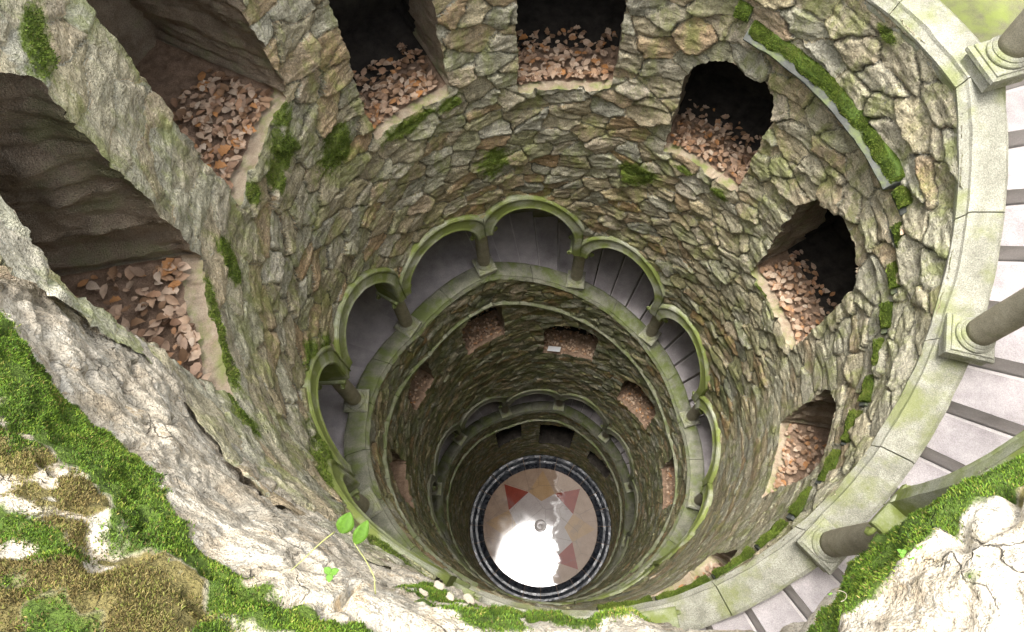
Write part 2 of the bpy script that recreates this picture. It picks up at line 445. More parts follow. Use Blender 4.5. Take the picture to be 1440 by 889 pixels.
    # rusty patch of stones to the left
    alg = alg * (1 - .5 * np.exp(-((A + 62) / 16) ** 2 - ((D - 7) / 1.3) ** 2))
    pale = sstep(20, 60, A) * (1 - sstep(150, 175, A)) * (1 - sstep(8.5, 10, D)) * .8
    pale = np.maximum(pale, .75 * (1 - sstep(-90, -70, A)) * (1 - sstep(4.5, 6, D)))
    pale = np.maximum(pale, .45 * (1 - sstep(6, 9.5, D)))
    pale = np.clip(pale + .8 * smooth * (vnoise(X, Y, Zz, 77) * .3 + .7), 0, 1)
    # ---- faces
    NR = len(rows)
    ii, jj = np.meshgrid(np.arange(NR - 1), np.arange(NT), indexing='ij')
    j2 = (jj + 1) % NT
    inside = sdf < -1e-4
    near0 = near
    s4 = [(np.where(near0[a, b], 0, sdf[a, b])) for a, b in ((ii, jj), (ii, j2), (ii + 1, j2), (ii + 1, jj))]
    cen = (s4[0] + s4[1] + s4[2] + s4[3]) / 4
    dele = cen < -1e-4
    clab = np.where(dele, lab[ii, jj], -1)
    # label of a deleted cell: take the vertex with the most negative sdf
    cand = np.stack([sdf[a, b] for a, b in ((ii, jj), (ii, j2), (ii + 1, j2), (ii + 1, jj))])
    labs = np.stack([lab[a, b] for a, b in ((ii, jj), (ii, j2), (ii + 1, j2), (ii + 1, jj))])
    clab = np.where(dele, np.take_along_axis(labs, cand.argmin(0)[None], 0)[0], -1)
    V = P3(A2, D2, Rr)
    idx = np.arange(NR * NT).reshape(NR, NT)
    keep = ~dele
    F = np.stack([idx[ii, jj][keep], idx[ii + 1, jj][keep], idx[ii + 1, j2][keep], idx[ii, j2][keep]], -1)
    used = np.zeros(NR * NT, bool); used[F.ravel()] = True
    remap = np.cumsum(used) - 1
    fl = lambda q: np.asarray(q).ravel()[used]
    me = mesh_np("masonry", V.reshape(-1, 3)[used], remap[F], M['masonry'],
                 dict(rnd=fl(rid), edge=fl(edge), moss=fl(np.maximum(moss, film)), algae_shade=fl(alg), pale=fl(pale)), smooth=True)
    # ---- niche linings grown outward from the hole outlines
    niches = []
    for w, (a0, hw, dt, db, cr) in enumerate(WIN):
        cells = np.argwhere(clab == w)
        if not len(cells): niches.append(None); continue
        cs = set(map(tuple, cells)); E = []
        for (i, j) in cs:
            jn, jp = (j + 1) % NT, (j - 1) % NT
            if (i - 1, j) not in cs: E.append(((i, j), (i, jn)))
            if (i + 1, j) not in cs: E.append(((i + 1, jn), (i + 1, j)))
            if (i, jp) not in cs: E.append(((i + 1, j), (i, j)))
            if (i, jn) not in cs: E.append(((i, jn), (i + 1, jn)))
        vid = {}
        for e in E:
            for v in e: vid.setdefault(v, len(vid))
        base = np.array(list(vid.keys()))
        ba, bd, br = A2[base[:, 0], base[:, 1]], D2[base[:, 0], base[:, 1]], Rr[base[:, 0], base[:, 1]]
        offs = [0, .02, .04, .07, .10, .14, .18, .23, .28, .34, .40, .47, .54, .62, .71, .81, .92, 1.05, 1.2, 1.45]
        ds_ = (np.radians(ba - a0) + math.pi) % (2 * math.pi) - math.pi
        s_ = ds_ * RW; y_ = bd - (dt + db) / 2
        ln = np.hypot(s_ / hw, y_ / ((db - dt) / 2)) + 1e-6
        isfl = bd > db - .09
        VV = []
        for o in offs:
            x3, y3, z3 = (RW + o) * np.sin(np.radians(ba)), (RW + o) * np.cos(np.radians(ba)), -bd
            nz = ridged(x3 * 3.4, y3 * 3.4, z3 * 3.6, 4, 91) * .03 + fbm(x3 * 2.2, y3 * 2.2, z3 * 2.2, 3, 92) * .07 + ridged(x3 * 6, y3 * 6, z3 * 6, 4, 93) * .045 + fbm(x3 * 20, y3 * 20, z3 * 20, 3, 94) * .02
            f = min(1, o / .10)
            nz = np.where(isfl, nz * .25, nz) * f + .03 * f
            VV.append(P3(a0 + np.degrees((s_ + nz * s_ / (hw * ln)) / RW), (dt + db) / 2 + y_ + nz * y_ / (ln * (db - dt) / 2) - np.where(isfl, .02 * f, 0), br + o))
        nb_ = len(base); VV = np.concatenate(VV); FF = []; mi = []
        for (a, b) in E:
            ia, ib = vid[a], vid[b]
            fl_ = bd[ia] > db - .06 and bd[ib] > db - .06
            for r in range(len(offs) - 1):
                FF.append((ia + r * nb_, ib + r * nb_, ib + (r + 1) * nb_, ia + (r + 1) * nb_))
                mi.append(((1 if offs[r] < .12 and w < 8 else 2 if offs[r] < .62 or w < 2 else 3) if w < 14 else 3) if fl_ else (3 if (offs[r] > .85 and w > 1) or w in (14, 15) else 0))  # far jambs and deep floors take the painted shade
        # back of the recess
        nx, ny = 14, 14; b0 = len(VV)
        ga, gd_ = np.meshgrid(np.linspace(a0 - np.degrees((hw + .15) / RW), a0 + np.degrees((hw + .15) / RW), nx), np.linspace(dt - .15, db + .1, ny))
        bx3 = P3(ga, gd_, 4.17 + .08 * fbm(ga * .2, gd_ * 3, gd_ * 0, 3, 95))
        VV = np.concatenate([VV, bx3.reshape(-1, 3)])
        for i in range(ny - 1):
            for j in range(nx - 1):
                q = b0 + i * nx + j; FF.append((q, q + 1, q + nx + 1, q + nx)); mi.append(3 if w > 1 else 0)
        niches.append(mesh_np("niche", VV, np.array(FF), None, mats=[M['jamb'], M['soil'], M['earth'], M['niche_shade']], midx=mi, smooth=True))
    data = dict(A=A2, D=D2, R=Rr, moss=moss, sdf=sdf)
    return me, niches, data

wall = thing("well_wall", "round shaft wall of mossy rubble stone pierced by arched niches, spiralling down to the mosaic floor", "stone wall", (0, 0, 0))
me_m, niche_me, WD = build_masonry()
obj("masonry", me_m, wall)
for q in niche_me:
    if q is not None: obj("niche", q, wall)

# ------------------------------------------------------------------ sweep helpers in wall coordinates
def sweep(azs, prof_fn, caps=True, jitter=0.0, seed=0):
    """closed profile swept along azimuths; prof_fn(az) -> list of (R, depth)"""
    V = []; F = []; n = None
    for a in azs:
        p = np.array(prof_fn(a)); n = len(p)
        V.append(P3(np.full(n, a), p[:, 1], p[:, 0]))
    V = np.concatenate(V)
    if jitter:
        V = V + jitter * np.stack([fbm(V[:, 0] * 6, V[:, 1] * 6, V[:, 2] * 6, 3, seed + i) for i in range(3)], -1)
    na = len(azs)
    for i in range(na - 1):
        for j in range(n):
            a, b = i * n + j, i * n + (j + 1) % n
            F.append((a, b, b + n, a + n))
    if caps:
        F.append(tuple(range(n))[::-1]); F.append(tuple(range((na - 1) * n, na * n)))
    return V, F

class MB:
    def __init__(self): self.V = []; self.F = []; self.c = 0
    def add(self, V, F):
        self.V.append(np.asarray(V, float)); self.F += [tuple(i + self.c for i in f) for f in F]; self.c += len(V)
    def mesh(self, name, mat, smooth=False, attrs=None):
        return mesh_np(name, np.concatenate(self.V), self.F, mat, attrs, smooth)
def lathe(prof, n=20, cx=0, cy=0):
    V = []; F = []
    for (r, z) in prof:
        for i in range(n):
            t = 2 * math.pi * i / n; V.append((cx + r * math.cos(t), cy + r * math.sin(t), z))
    for i in range(len(prof) - 1):
        for j in range(n):
            a, b = i * n + j, i * n + (j + 1) % n; F.append((a, b, b + n, a + n))
    F.append(tuple(range(n))[::-1]); F.append(tuple(range((len(prof) - 1) * n, len(prof) * n)))
    return np.array(V), F
def boxv(x0, x1, y0, y1, z0, z1, ch=.012):
    """box with chamfered top and bottom edges"""
    V = []
    for z, c in ((z0, ch), (z0 + ch, 0), (z1 - ch, 0), (z1, ch)):
        V += [(x0 + c, y0 + c, z), (x1 - c, y0 + c, z), (x1 - c, y1 - c, z), (x0 + c, y1 - c, z)]
    F = [(3, 2, 1, 0), (12, 13, 14, 15)]
    for i in range(3):
        for j in range(4):
            a, b = i * 4 + j, i * 4 + (j + 1) % 4; F.append((a, b, b + 4, a + 4))
    return np.array(V), F
def tube_path(pts, rads, n=8):
    pts = np.array(pts, float); V = []; F = []
    for i, p in enumerate(pts):
        t = pts[min(i + 1, len(pts) - 1)] - pts[max(i - 1, 0)]; t /= np.linalg.norm(t) + 1e-9
        h = np.array([0, 0, 1.]) if abs(t[2]) < .9 else np.array([1., 0, 0])
        u = np.cross(t, h); u /= np.linalg.norm(u); w = np.cross(t, u)
        for j in range(n):
            a = 2 * math.pi * j / n; V.append(p + rads[i] * (math.cos(a) * u + math.sin(a) * w))
    for i in range(len(pts) - 1):
        for j in range(n):
            a, b = i * n + j, i * n + (j + 1) % n; F.append((a, b, b + n, a + n))
    F.append(tuple(range(n))[::-1]); F.append(tuple(range((len(pts) - 1) * n, len(pts) * n)))
    return np.array(V), F

# ------------------------------------------------------------------ arcades: column, arch ring, sill stones
def column_meshes():
    # local frame: x tangential, y outward, z up; origin at the shaft foot
    b = MB()
    b.add(*boxv(-.148, .148, -.165, .155, -.22, -.115, .014)); b.add(*boxv(-.168, .168, -.185, .17, -.115, -.05, .016)); b.add(*boxv(-.15, .15, -.16, .15, -.05, -.03, .006))
    b.add(*lathe([(.136, -.03), (.146, -.018), (.146, -.005), (.135, .008), (.122, .014), (.127, .024), (.118, .036), (.108, .045)], 24))
    s = MB(); s.add(*lathe([(.106, .02), (.108, .1), (.109, .35), (.106, .7), (.100, 1.0), (.096, 1.16)], 24))
    c = MB()
    c.add(*lathe([(.102, 1.15), (.118, 1.165), (.118, 1.18), (.104, 1.19), (.112, 1.22), (.14, 1.275), (.165, 1.32), (.16, 1.33)], 24))
    c.add(*boxv(-.185, .185, -.22, .16, 1.325, CAPT - .002, .012))
    for sx in (-1, 1):
        for sy in (-1, 1):
            y0 = -.17 if sy < 0 else .12
            pts = []; rr = []
            for i in range(13):
                t = i / 12 * 1.6 * math.pi
                r = .052 * (1 - .55 * i / 12)
                pts.append((sx * (.175 + r * math.sin(t)), y0, 1.285 - r * math.cos(t) + .02)); rr.append(.022 - .008 * i / 12)
            c.add(*tube_path(pts, rr, 8))
    return b.mesh("base", M['sill'], False), s.mesh("shaft", M['column'], True), c.mesh("capital", M['arch'], False)
COLM = column_meshes()

def arch_mesh(k):
    back = .04 if k < -3 else 0.0        # topmost arches stand flush with the wall
    dc = arch_c(k); dl = float(ZK(k)) - CAPT; dr = float(ZK(k + 1)) - CAPT
    out = []
    for t in np.linspace(0, 1, 4)[:-1]: out.append((-HW, dl + (dc - dl) * t - .0, -1, 0))
    for t in np.linspace(math.pi, 0, 40): out.append((HW * math.cos(t), dc - HW * math.sin(t), math.cos(t), -math.sin(t)))
    dq = float(arch_shear(k, np.array(HW)))
    for t in np.linspace(0, 1, 12)[1:]: out.append((HW, dc + (dr - dc - dq) * t, 1, 0))
    out = np.array(out)
    prof = [(0, 3.12), (0, 2.76), (.012, 2.725), (.03, 2.716), (.045, 2.72), (.06, 2.728), (.20, 2.748), (.215, 2.735), (.24, 2.725), (.265, 2.724), (.29, 2.74), (.30, 2.89)]
    V = []
    for (o, r) in prof:
        if 0 < o < .30 or r < 2.8: r = r + back
        s = np.clip(out[:, 0] + o * out[:, 2], -BW / 2 + .002, BW / 2 - .002); d = out[:, 1] + o * out[:, 3] + arch_shear(k, s)
        V.append(P3(AZ(k + .5) + np.degrees(s / RW), d, np.full(len(s), r)))
    n = len(out); V = np.concatenate(V)
    V += .007 * np.stack([fbm(V[:, 0] * 5, V[:, 1] * 5, V[:, 2] * 5, 3, 200 + i) for i in range(3)], -1)
    F = []
    for p in range(len(prof) - 1):
        for i in range(n - 1):
            a = p * n + i; F.append((a, a + 1, a + n + 1, a + n))
    # undersides of the two legs
    F.append(tuple(p * n for p in range(len(prof)))); F.append(tuple(p * n + n - 1 for p in range(len(prof)))[::-1])
    # spandrel back plate closing the ring behind (facing the stair)
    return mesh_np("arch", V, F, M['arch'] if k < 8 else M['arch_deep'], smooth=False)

def sill_mesh(a0, a1):
    azs = np.linspace(a0, a1, 9)
    def pr(a):
        s = float(sill_d(a))
        return [(2.90, s + .20), (2.79, s + .20), (2.785, s + .175), (2.785, s + .15), (2.765, s + .125), (2.76, s + .095), (2.80, s + .035), (2.806, s + .004), (2.83, s),
                (3.06, s), (3.095, s + .02), (3.10, s + .50), (2.95, s + .55)]
    V, F = sweep(azs, pr, True, .013, 300)
    return mesh_np("sill_stone", V, F, M['sill'] if a0 < AZ(-3) - .2 else M['sill_mid'] if a0 < AZ(8) - .2 else M['sill_shade'])

def build_arcade(k0, k1, label):
    root = thing("spiral_arcade", label, "arcade", (0, 0, ZF - float(ZK(k0))))
    rz = root.location.z
    def par(o): o.parent = root; o.matrix_parent_inverse = Matrix.Translation((0, 0, -rz)); return o
    for k in range(k0, k1):
        if k not in OPEN_BAYS: par(obj("arch", arch_mesh(k)))
        n = 2
        for i in range(n):
            g = .09
            par(obj("sill_stone", sill_mesh(AZ(k + i / n) + g, AZ(k + (i + 1) / n) - g)))
    for k in range(k0, k1 + (1 if k1 == KMAX else 0)):
        a = math.radians(AZ(k)); R = 2.985
        c = obj("column", None); c.empty_display_size = .1
        c.location = (R * math.sin(a), R * math.cos(a), ZF - float(ZK(k)) - rz); c.rotation_euler = (0, 0, -a)
        c.parent = root
        for nm, me in zip(("base", "shaft", "capital"), COLM): obj(nm, me, c)
    return root
build_arcade(-8, -3, "topmost arcade of the spiral stair, broad pale sill and plain columns beside bright treads")
build_arcade(-3, 8, "middle arcade of green mossy arches on short columns circling the shaft halfway down")
build_arcade(8, 18, "lowest dark arcade of small arches deep in the shaft just above the floor")

# ------------------------------------------------------------------ stairs
def step_mesh(a0, a1, d, hgt=.34, nose=True, mt=None):
    azs = [a0 + .12, a0 + .55] + list(np.linspace(a0 + 1.5, a1 - .14, 4)) if nose else list(np.linspace(a0, a1, 6))
    pr = lambda a: [(3.06, d + hgt), (3.06, d + .008), (3.07, d), (4.35, d), (4.36, d + hgt)]
    V, F = sweep(azs, pr, True, .008, 400)
    return mesh_np("step", V, F, None, mats=[mt or M['tread'], M['riser']], midx=[1 if (nose and i == 2) else 0 for i in range(len(F) - 2)] + [1, 1])
def build_stairs(k0, k1, label):
    root = thing("spiral_staircase", label, "staircase", (0, 0, ZF - float(ZK(k0)) - .4))
    rz = root.location.z
    def par(o): o.parent = root; o.matrix_parent_inverse = Matrix.Translation((0, 0, -rz)); return o
    for k in range(k0, k1):
        if k % 4 == 0:
            par(obj("landing", step_mesh(AZ(k), AZ(k + 1), float(ZK(k)) + .42, .3, False, M['landing'] if k == -8 else None)))
        else:
            for j in range(5):
                d = float(ZK(k)) + .42 + RISE * (j + .5) / 5
                par(obj("step", step_mesh(AZ(k + j / 5), AZ(k + (j + 1) / 5), d)))
    return root
build_stairs(-8, -3, "broad pale worn stone steps and landing behind the topmost arcade, at the right")
build_stairs(-3, 8, "grey stone steps winding behind the middle arcade of green arches")
build_stairs(8, 18, "dim stone steps behind the lowest dark arcade near the floor")

# ------------------------------------------------------------------ outer wall and vault of the stair passage
pas = thing("stair_passage", "plain outer wall and low vault of the passage in which the stairs wind", "passage", (0, 0, 0))
def build_passage():
    na, nd = 360, 140
    A, D = np.meshgrid(np.linspace(-180, 180, na + 1), np.linspace(.9, 28.4, nd))
    V = P3(A, D, 4.33 - .05 * np.abs(fbm(A * .35, D * 3, D * 0, 4, 500)))
    idx = np.arange((na + 1) * nd).reshape(nd, na + 1)
    F = np.stack([idx[:-1, :-1], idx[1:, :-1], idx[1:, 1:], idx[:-1, 1:]], -1).reshape(-1, 4)
    obj("outer_wall", mesh_np("outer_wall", V.reshape(-1, 3), F, M['passage'], smooth=True), pas)
    azs = np.linspace(AZ(-3), AZ(18), 400); V = []  # vault left off the topmost bays to let daylight onto their treads
    rr = np.linspace(0, 1, 7)
    for a in azs:
        c = float(ZK(K_of(a))) - 2.55
        for t in rr: V.append(P3(np.array(a), np.array(c - .35 * math.sin(math.pi * (.15 + .85 * t))), np.array(2.92 + 1.42 * t)))
    V = np.array(V); n = len(rr)
    F = np.array([(i * n + j, i * n + j + 1, (i + 1) * n + j + 1, (i + 1) * n + j) for i in range(len(azs) - 1) for j in range(n - 1)])
    obj("vault", mesh_np("vault", V, F, M['passage'], smooth=True), pas)
build_passage()

# ------------------------------------------------------------------ projecting ledge courses below each arcade
def band_piece(a0, a1, fd, mat, kind):
    azs = np.linspace(a0, a1, max(3, int((a1 - a0) / 1.2)))
    if kind == 'ledge':
        w = .02 if a1 - a0 > 15 else .115; pr = lambda a: [(2.86, fd(a) + .10), (2.79, fd(a) + .09), (2.625 + w, fd(a) + .075), (2.62 + w, fd(a) + .055), (2.70 + w * .6, fd(a)), (2.86, fd(a) - .035)]
    else:
        pr = lambda a: [(2.86, fd(a) + .07), (2.745, fd(a) + .07), (2.725, fd(a) + .055), (2.725, fd(a) + .02), (2.75, fd(a)), (2.86, fd(a) - .02)]
    V, F = sweep(azs, pr, True, .014, 600)
    return mesh_np("ledge_stone", V, F, mat)
LEDGE = [(30, 33.3, 4.85), (34, 75.4, 4.98), (76, 80.6, 5.2), (81, 86, 5.42), (86.4, 92, 5.66), (92.4, 98, 5.9), (98.4, 104.2, 6.08), (104.6, 110.5, 6.26), (111, 118, 6.44),
         (118.4, 126, 6.66), (126.4, 134, 6.86), (134.4, 142, 7.02), (142.4, 152, 7.2), (152.4, 164, 7.4), (164.4, 176, 7.6)]
led = thing("drip_ledge", "grey slate drip ledge with bright green moss stepping down below the topmost arcade", "ledge", (0, 0, 0))
for a0, a1, d in LEDGE: obj("ledge_stone", band_piece(a0, a1, lambda a, d=d: d + .004 * (a - a0), M['lead'], 'ledge'), led)
for k0, k1, lab in ((-3, 7, "thin mossy stone course running round the wall just below the middle arcade"),
                    (8, 17, "thin dark stone course running round the wall just below the lowest arcade")):
    t = thing("stone_course", lab, "ledge", (0, 0, 0))
    for k in range(k0, k1):
        for i in range(3):
            obj("course_stone", band_piece(AZ(k + i / 3) + .1, AZ(k + (i + 1) / 3) - .1, lambda a: float(sill_d(a)) + 1.12, M['band'], 'band'), t)

# ------------------------------------------------------------------ floor with its star, and the wet stone ring
def mat_floor(name, c1, c2):
    k = NM(name)
    n1 = k.noise(2.6, 6, .65); n2 = k.noise(30, 4, .6); n3 = k.noise(1.1, 5, .7, dist=.6)
    base = k.mix(k.ramp(n1, [(.3, 0), (.7, 1)]), c1, c2)
    base = k.mix(.5, base, k.ramp(n2, [(.25, .6), (.75, 1.3)]), 'MULTIPLY')
    st = k.ramp(n3, [(.56, 0), (.66, 1)])
    base = k.mix(k.math('MULTIPLY', st, .45), base, (.16, .14, .13))
    rg = k.ramp(k.noise(1.6, 5, .65), [(.30, .045), (.55, .08), (.75, .15)])
    sx = k.n("ShaderNodeSeparateXYZ"); k.lk(k.tc.outputs["Object"], sx.inputs[0])
    dry = k.math('ADD', k.math('MULTIPLY', sx.outputs[0], .5), k.math('MULTIPLY', k.math('SUBTRACT', k.noise(1.3, 5, .7), .5), 1.1))
    dry = k.ramp(dry, [(.26, 0), (.36, 1)])
    rg = k.mix(dry, rg, (.5, .5, .5))
    base = k.mix(1.0, base, k.mix(dry, (.70, .67, .66), (.80, .78, .77)), 'MULTIPLY')
    vo = k.n("ShaderNodeTexVoronoi", feature='DISTANCE_TO_EDGE'); vo.inputs["Scale"].default_value = 1.1; k.lk(k.tc.outputs["Object"], vo.inputs["Vector"])
    jn = k.ramp(vo.outputs["Distance"], [(.0, 1), (.012, 0)])
    base = k.mix(k.math('MULTIPLY', jn, .6), base, (.10, .08, .07))
    m = k.done(base, rg, k.bump(n1, .05, .008), .5)
    return m
MF = [mat_floor("marble_tan", (.30, .215, .155), (.40, .30, .225)), mat_floor("marble_red", (.20, .035, .022), (.28, .065, .04)),
      mat_floor("marble_ochre", (.36, .24, .12), (.42, .29, .17)), mat_floor("marble_grey", (.36, .32, .31), (.45, .41, .39))]
def build_floor():
    R0, tip, inn, core = 2.245, 2.16, 1.38, .95
    rot = 3.0
    pt = lambda a, r: (r * math.sin(math.radians(a + rot)), r * math.cos(math.radians(a + rot)), 0.0)
    V = [(0, 0, 0)]; F = []; mi = []
    def poly(ps, m):
        i = len(V); V.extend(ps); F.append(tuple(range(i, i + len(ps)))[::-1]); mi.append(m)
    for q in range(8):
        a = q * 45
        tipp, l, r = pt(a, tip), pt(a - 22.5, inn), pt(a + 22.5, inn)
        if q % 2 == 0:
            poly([tipp, r, pt(a, core), l], 2)
            poly([(0, 0, 0), pt(a, core), r], 3); poly([(0, 0, 0), l, pt(a, core)], 3)
        else:
            poly([tipp, r, l], 1); poly([(0, 0, 0), l, r], 3)
        arcp = [pt(a + t, R0) for t in np.linspace(0, 45, 9)]
        poly(arcp[::-1] + [tipp, r, pt(a + 45, tip)], 0)
    f = obj("floor", mesh_np("floor", V, F, None, mats=MF, midx=mi))
    tag(f, kind="structure")
    # small round medallion at the centre
    b = MB(); ring = []
    b.add(*lathe([(.24, .0), (.24, .012), (.17, .013), (.16, .006), (.06, .006), (.05, .014), (.01, .015)], 32))
    o = obj("medallion", b.mesh("medallion", MF[3], True))
    tag(o, "small round carved stone medallion at the middle of the floor star", "medallion")
    k = NM("wet_dark_stone")
    n1 = k.noise(7, 5, .6)
    col = k.ramp(n1, [(.35, (.012, .014, .02)), (.6, (.03, .034, .042)), (.8, (.07, .075, .085))])
    mw = k.done(col, k.ramp(n1, [(.3, .14), (.7, .45)]), k.bump(n1, .6, .02), .5)
    root = thing("kerb_ring", "dark wet stone kerb ring round the star floor, gleaming where water lies", "kerb", (0, 0, 0))
    for i in range(24):
        a0, a1 = i * 15 + .25, i * 15 + 14.75
        pr = lambda a: [(2.25, -.1), (2.25, .03), (2.29, .075), (2.34, .10), (2.42, .05), (2.47, .025), (2.56, .025), (2.60, .09), (2.67, .12), (2.76, .12), (2.79, .10), (2.79, -.1)]
        azs = np.linspace(a0, a1, 8)
        V, F2 = sweep(azs, lambda a: [(r, ZF - z) for r, z in pr(a)], True, .012, 700 + i)
        obj("kerb_stone", mesh_np("kerb_stone", V, F2, mw, smooth=False), root)
    # bed slab under everything
    V, F3 = lathe([(4.4, -.3), (4.4, -.012)], 64)
    o = obj("ground_bed", mesh_np("ground_bed", V, F3, M['earth'])); tag(o, kind="structure")
build_floor()

# ------------------------------------------------------------------ ground around the mouth of the well
def build_ground():
    azs = np.arange(-180, 180.1, 3); V = []; F = []
    rad = [0, .5, 1.5, 4, 10, 25, 60, 120]
    for a in azs:
        aa = (a + 180) % 360 - 180
        r0 = float(np.interp(aa, [-180, 20, 32, 172, 180], [3.2, 3.2, 4.34, 4.34, 3.2]))  # opened wide above the top stair, out of view, to light its treads
        for j, r in enumerate(rad):
            h = .25 * float(fbm(np.array(a * .05), np.array(r * .2), np.array(0.), 2, 800)) * min(1, r / 3)
            V.append(P3(np.array(a), np.array(1.15 - h - (.0 if j else 0)), np.array(r0 + r)))
    n = len(rad)
    for i in range(len(azs) - 1):
        for j in range(n - 1):
            a = i * n + j; F.append((a, a + 1, a + n + 1, a + n))
    o = obj("ground", mesh_np("ground", np.array(V), np.array(F), M['ground'], smooth=True)); tag(o, kind="structure")
    # coping: thick top of the shaft wall
    A0, A1 = -118, 112
    V, F = sweep(np.linspace(A0, A1, 80), lambda a: [(2.78, 1.05), (2.80, .93), (3.10, .92), (3.18, 1.0), (3.18, 2.0), (3.10, 2.0), (3.08, 1.08)], True, .05, 820)
    o = obj("wall_coping", mesh_np("wall_coping", V, F, M['jamb'])); tag(o, "rough stone coping along the far top edge of the shaft", "coping")
build_ground()

# ------------------------------------------------------------------ rim boulders in front
def mat_rim():
    k = NM("rim_granite")
    n1 = k.noise(5, 7, .65); n2 = k.noise(28, 5, .65); n3 = k.noise(120, 3, .6); n4 = k.noise(1.7, 5, .6)
    base = k.mix(k.ramp(n1, [(.32, 0), (.62, 1)]), (.31, .25, .17), (.58, .52, .41))
    base = k.mix(k.ramp(n4, [(.52, 0), (.66, .4)]), base, (.46, .39, .27))
    base = k.mix(.7, base, k.ramp(n2, [(.28, .5), (.5, 1.), (.7, 1.25)]), 'MULTIPLY')
    base = k.mix(.75, base, k.ramp(n3, [(.36, .35), (.47, 1.0), (.62, 1.0), (.7, 1.4)]), 'MULTIPLY')
    li = k.ramp(k.noise(6.5, 7, .78), [(.545, 0), (.565, 1)])          # crusts of pale grey lichen
    base = k.mix(k.math('MULTIPLY', li, .35), base, (.56, .54, .46))
    lg = k.ramp(k.noise(9.5, 7, .8), [(.575, 0), (.60, 1)])            # dark lichen
    base = k.mix(k.math('MULTIPLY', lg, .5), base, (.12, .115, .085))
    orr = k.ramp(k.noise(5.5, 6, .75), [(.60, 0), (.68, .7)])          # iron stains
    base = k.mix(orr, base, (.40, .28, .14))
    vo = k.n("ShaderNodeTexVoronoi", feature='DISTANCE_TO_EDGE'); vo.inputs["Scale"].default_value = 3.4
    wv = k.n("ShaderNodeVectorMath", operation='ADD'); nz = k.n("ShaderNodeTexNoise"); nz.inputs["Scale"].default_value = 6; nz.inputs["Detail"].default_value = 5
    sc = k.n("ShaderNodeVectorMath", operation='SCALE'); sc.inputs["Scale"].default_value = .28
    k.lk(k.tc.outputs["Object"], nz.inputs["Vector"]); k.lk(nz.outputs["Color"], sc.inputs[0]); k.lk(k.tc.outputs["Object"], wv.inputs[0]); k.lk(sc.outputs[0], wv.inputs[1]); k.lk(wv.outputs[0], vo.inputs["Vector"])
    ck = k.ramp(vo.outputs["Distance"], [(.0, 1), (.014, 0)])
    ck = k.math('MULTIPLY', ck, k.ramp(k.noise(3.3, 4, .6), [(.50, 0), (.60, .8)]))
    base = k.mix(k.math('MULTIPLY', ck, .55), base, (.06, .05, .035))
    mm = k.attr("moss")
    base = k.mix(k.ramp(mm, [(.3, 0), (.6, 1)]), base, k.mix(n2, (.03, .055, .008), (.09, .13, .02)))
    dm = k.attr("dry")
    base = k.mix(k.ramp(dm, [(.3, 0), (.6, 1)]), base, k.mix(n2, (.07, .065, .02), (.17, .135, .05)))
    h = k.math('ADD', k.math('MULTIPLY', n1, 1.5), k.math('ADD', k.math('MULTIPLY', n2, .5), k.math('MULTIPLY', n3, .2)))
    h = k.math('SUBTRACT', h, k.math('MULTIPLY', ck, .6))
    h = k.math('ADD', h, k.math('MULTIPLY', li, .12))
    return k.done(base, .88, k.bump(h, 1.0, .035), .2)
M['rim'] = mat_rim()

def rim_surface(azs, prof, nv, amp, seed):
    """prof(az) -> control points (R, d); returns grids"""
    G = []
    for a in azs:
        c = np.array(prof(a), float)
        t = np.concatenate([[0], np.cumsum(np.hypot(np.diff(c[:, 0]), np.diff(c[:, 1])))]); 
        u = np.linspace(0, t[-1], nv)
        R = np.interp(u, t, c[:, 0]); d = np.interp(u, t, c[:, 1])
        ker = np.ones(max(3, nv // 14)); ker /= ker.sum(); pad = len(ker) // 2
        sm = lambda q: np.convolve(np.pad(q, pad, mode='edge'), ker, mode='valid')[:nv]
        G.append(P3(np.full(nv, a), sm(d), sm(R)))
    G = np.array(G)
    du = np.gradient(G, axis=0); dv = np.gradient(G, axis=1)
    N = np.cross(du, dv); N /= np.linalg.norm(N, axis=2, keepdims=True) + 1e-9
    x, y, z = G[..., 0], G[..., 1], G[..., 2]
    big = fbm(x * 2.2, y * 2.2, z * 2.2, 3, seed); rid = ridged(x * 3.0, y * 3.0, z * 3.0, 5, seed + 5); fin = ridged(x * 15, y * 15, z * 15, 4, seed + 9); pit = np.minimum(0, fbm(x * 7.5, y * 7.5, z * 7.5, 3, seed + 40) + .12)
    crk = np.abs(fbm(x * 2.6, y * 2.6, z * 2.6, 3, seed + 30)); crk = -np.exp(-(crk / .03) ** 2)
    return G, N, amp * (.05 * big + .042 * rid + .008 * fin + .09 * pit + .045 * crk - .015)

def grid_mesh(name, G, mat, attrs):
    na, nv = G.shape[:2]; idx = np.arange(na * nv).reshape(na, nv)
    F = np.stack([idx[:-1, :-1], idx[:-1, 1:], idx[1:, 1:], idx[1:, :-1]], -1).reshape(-1, 4)
    return mesh_np(name, G.reshape(-1, 3), F, mat, {k: v.ravel() for k, v in attrs.items()}, smooth=True)

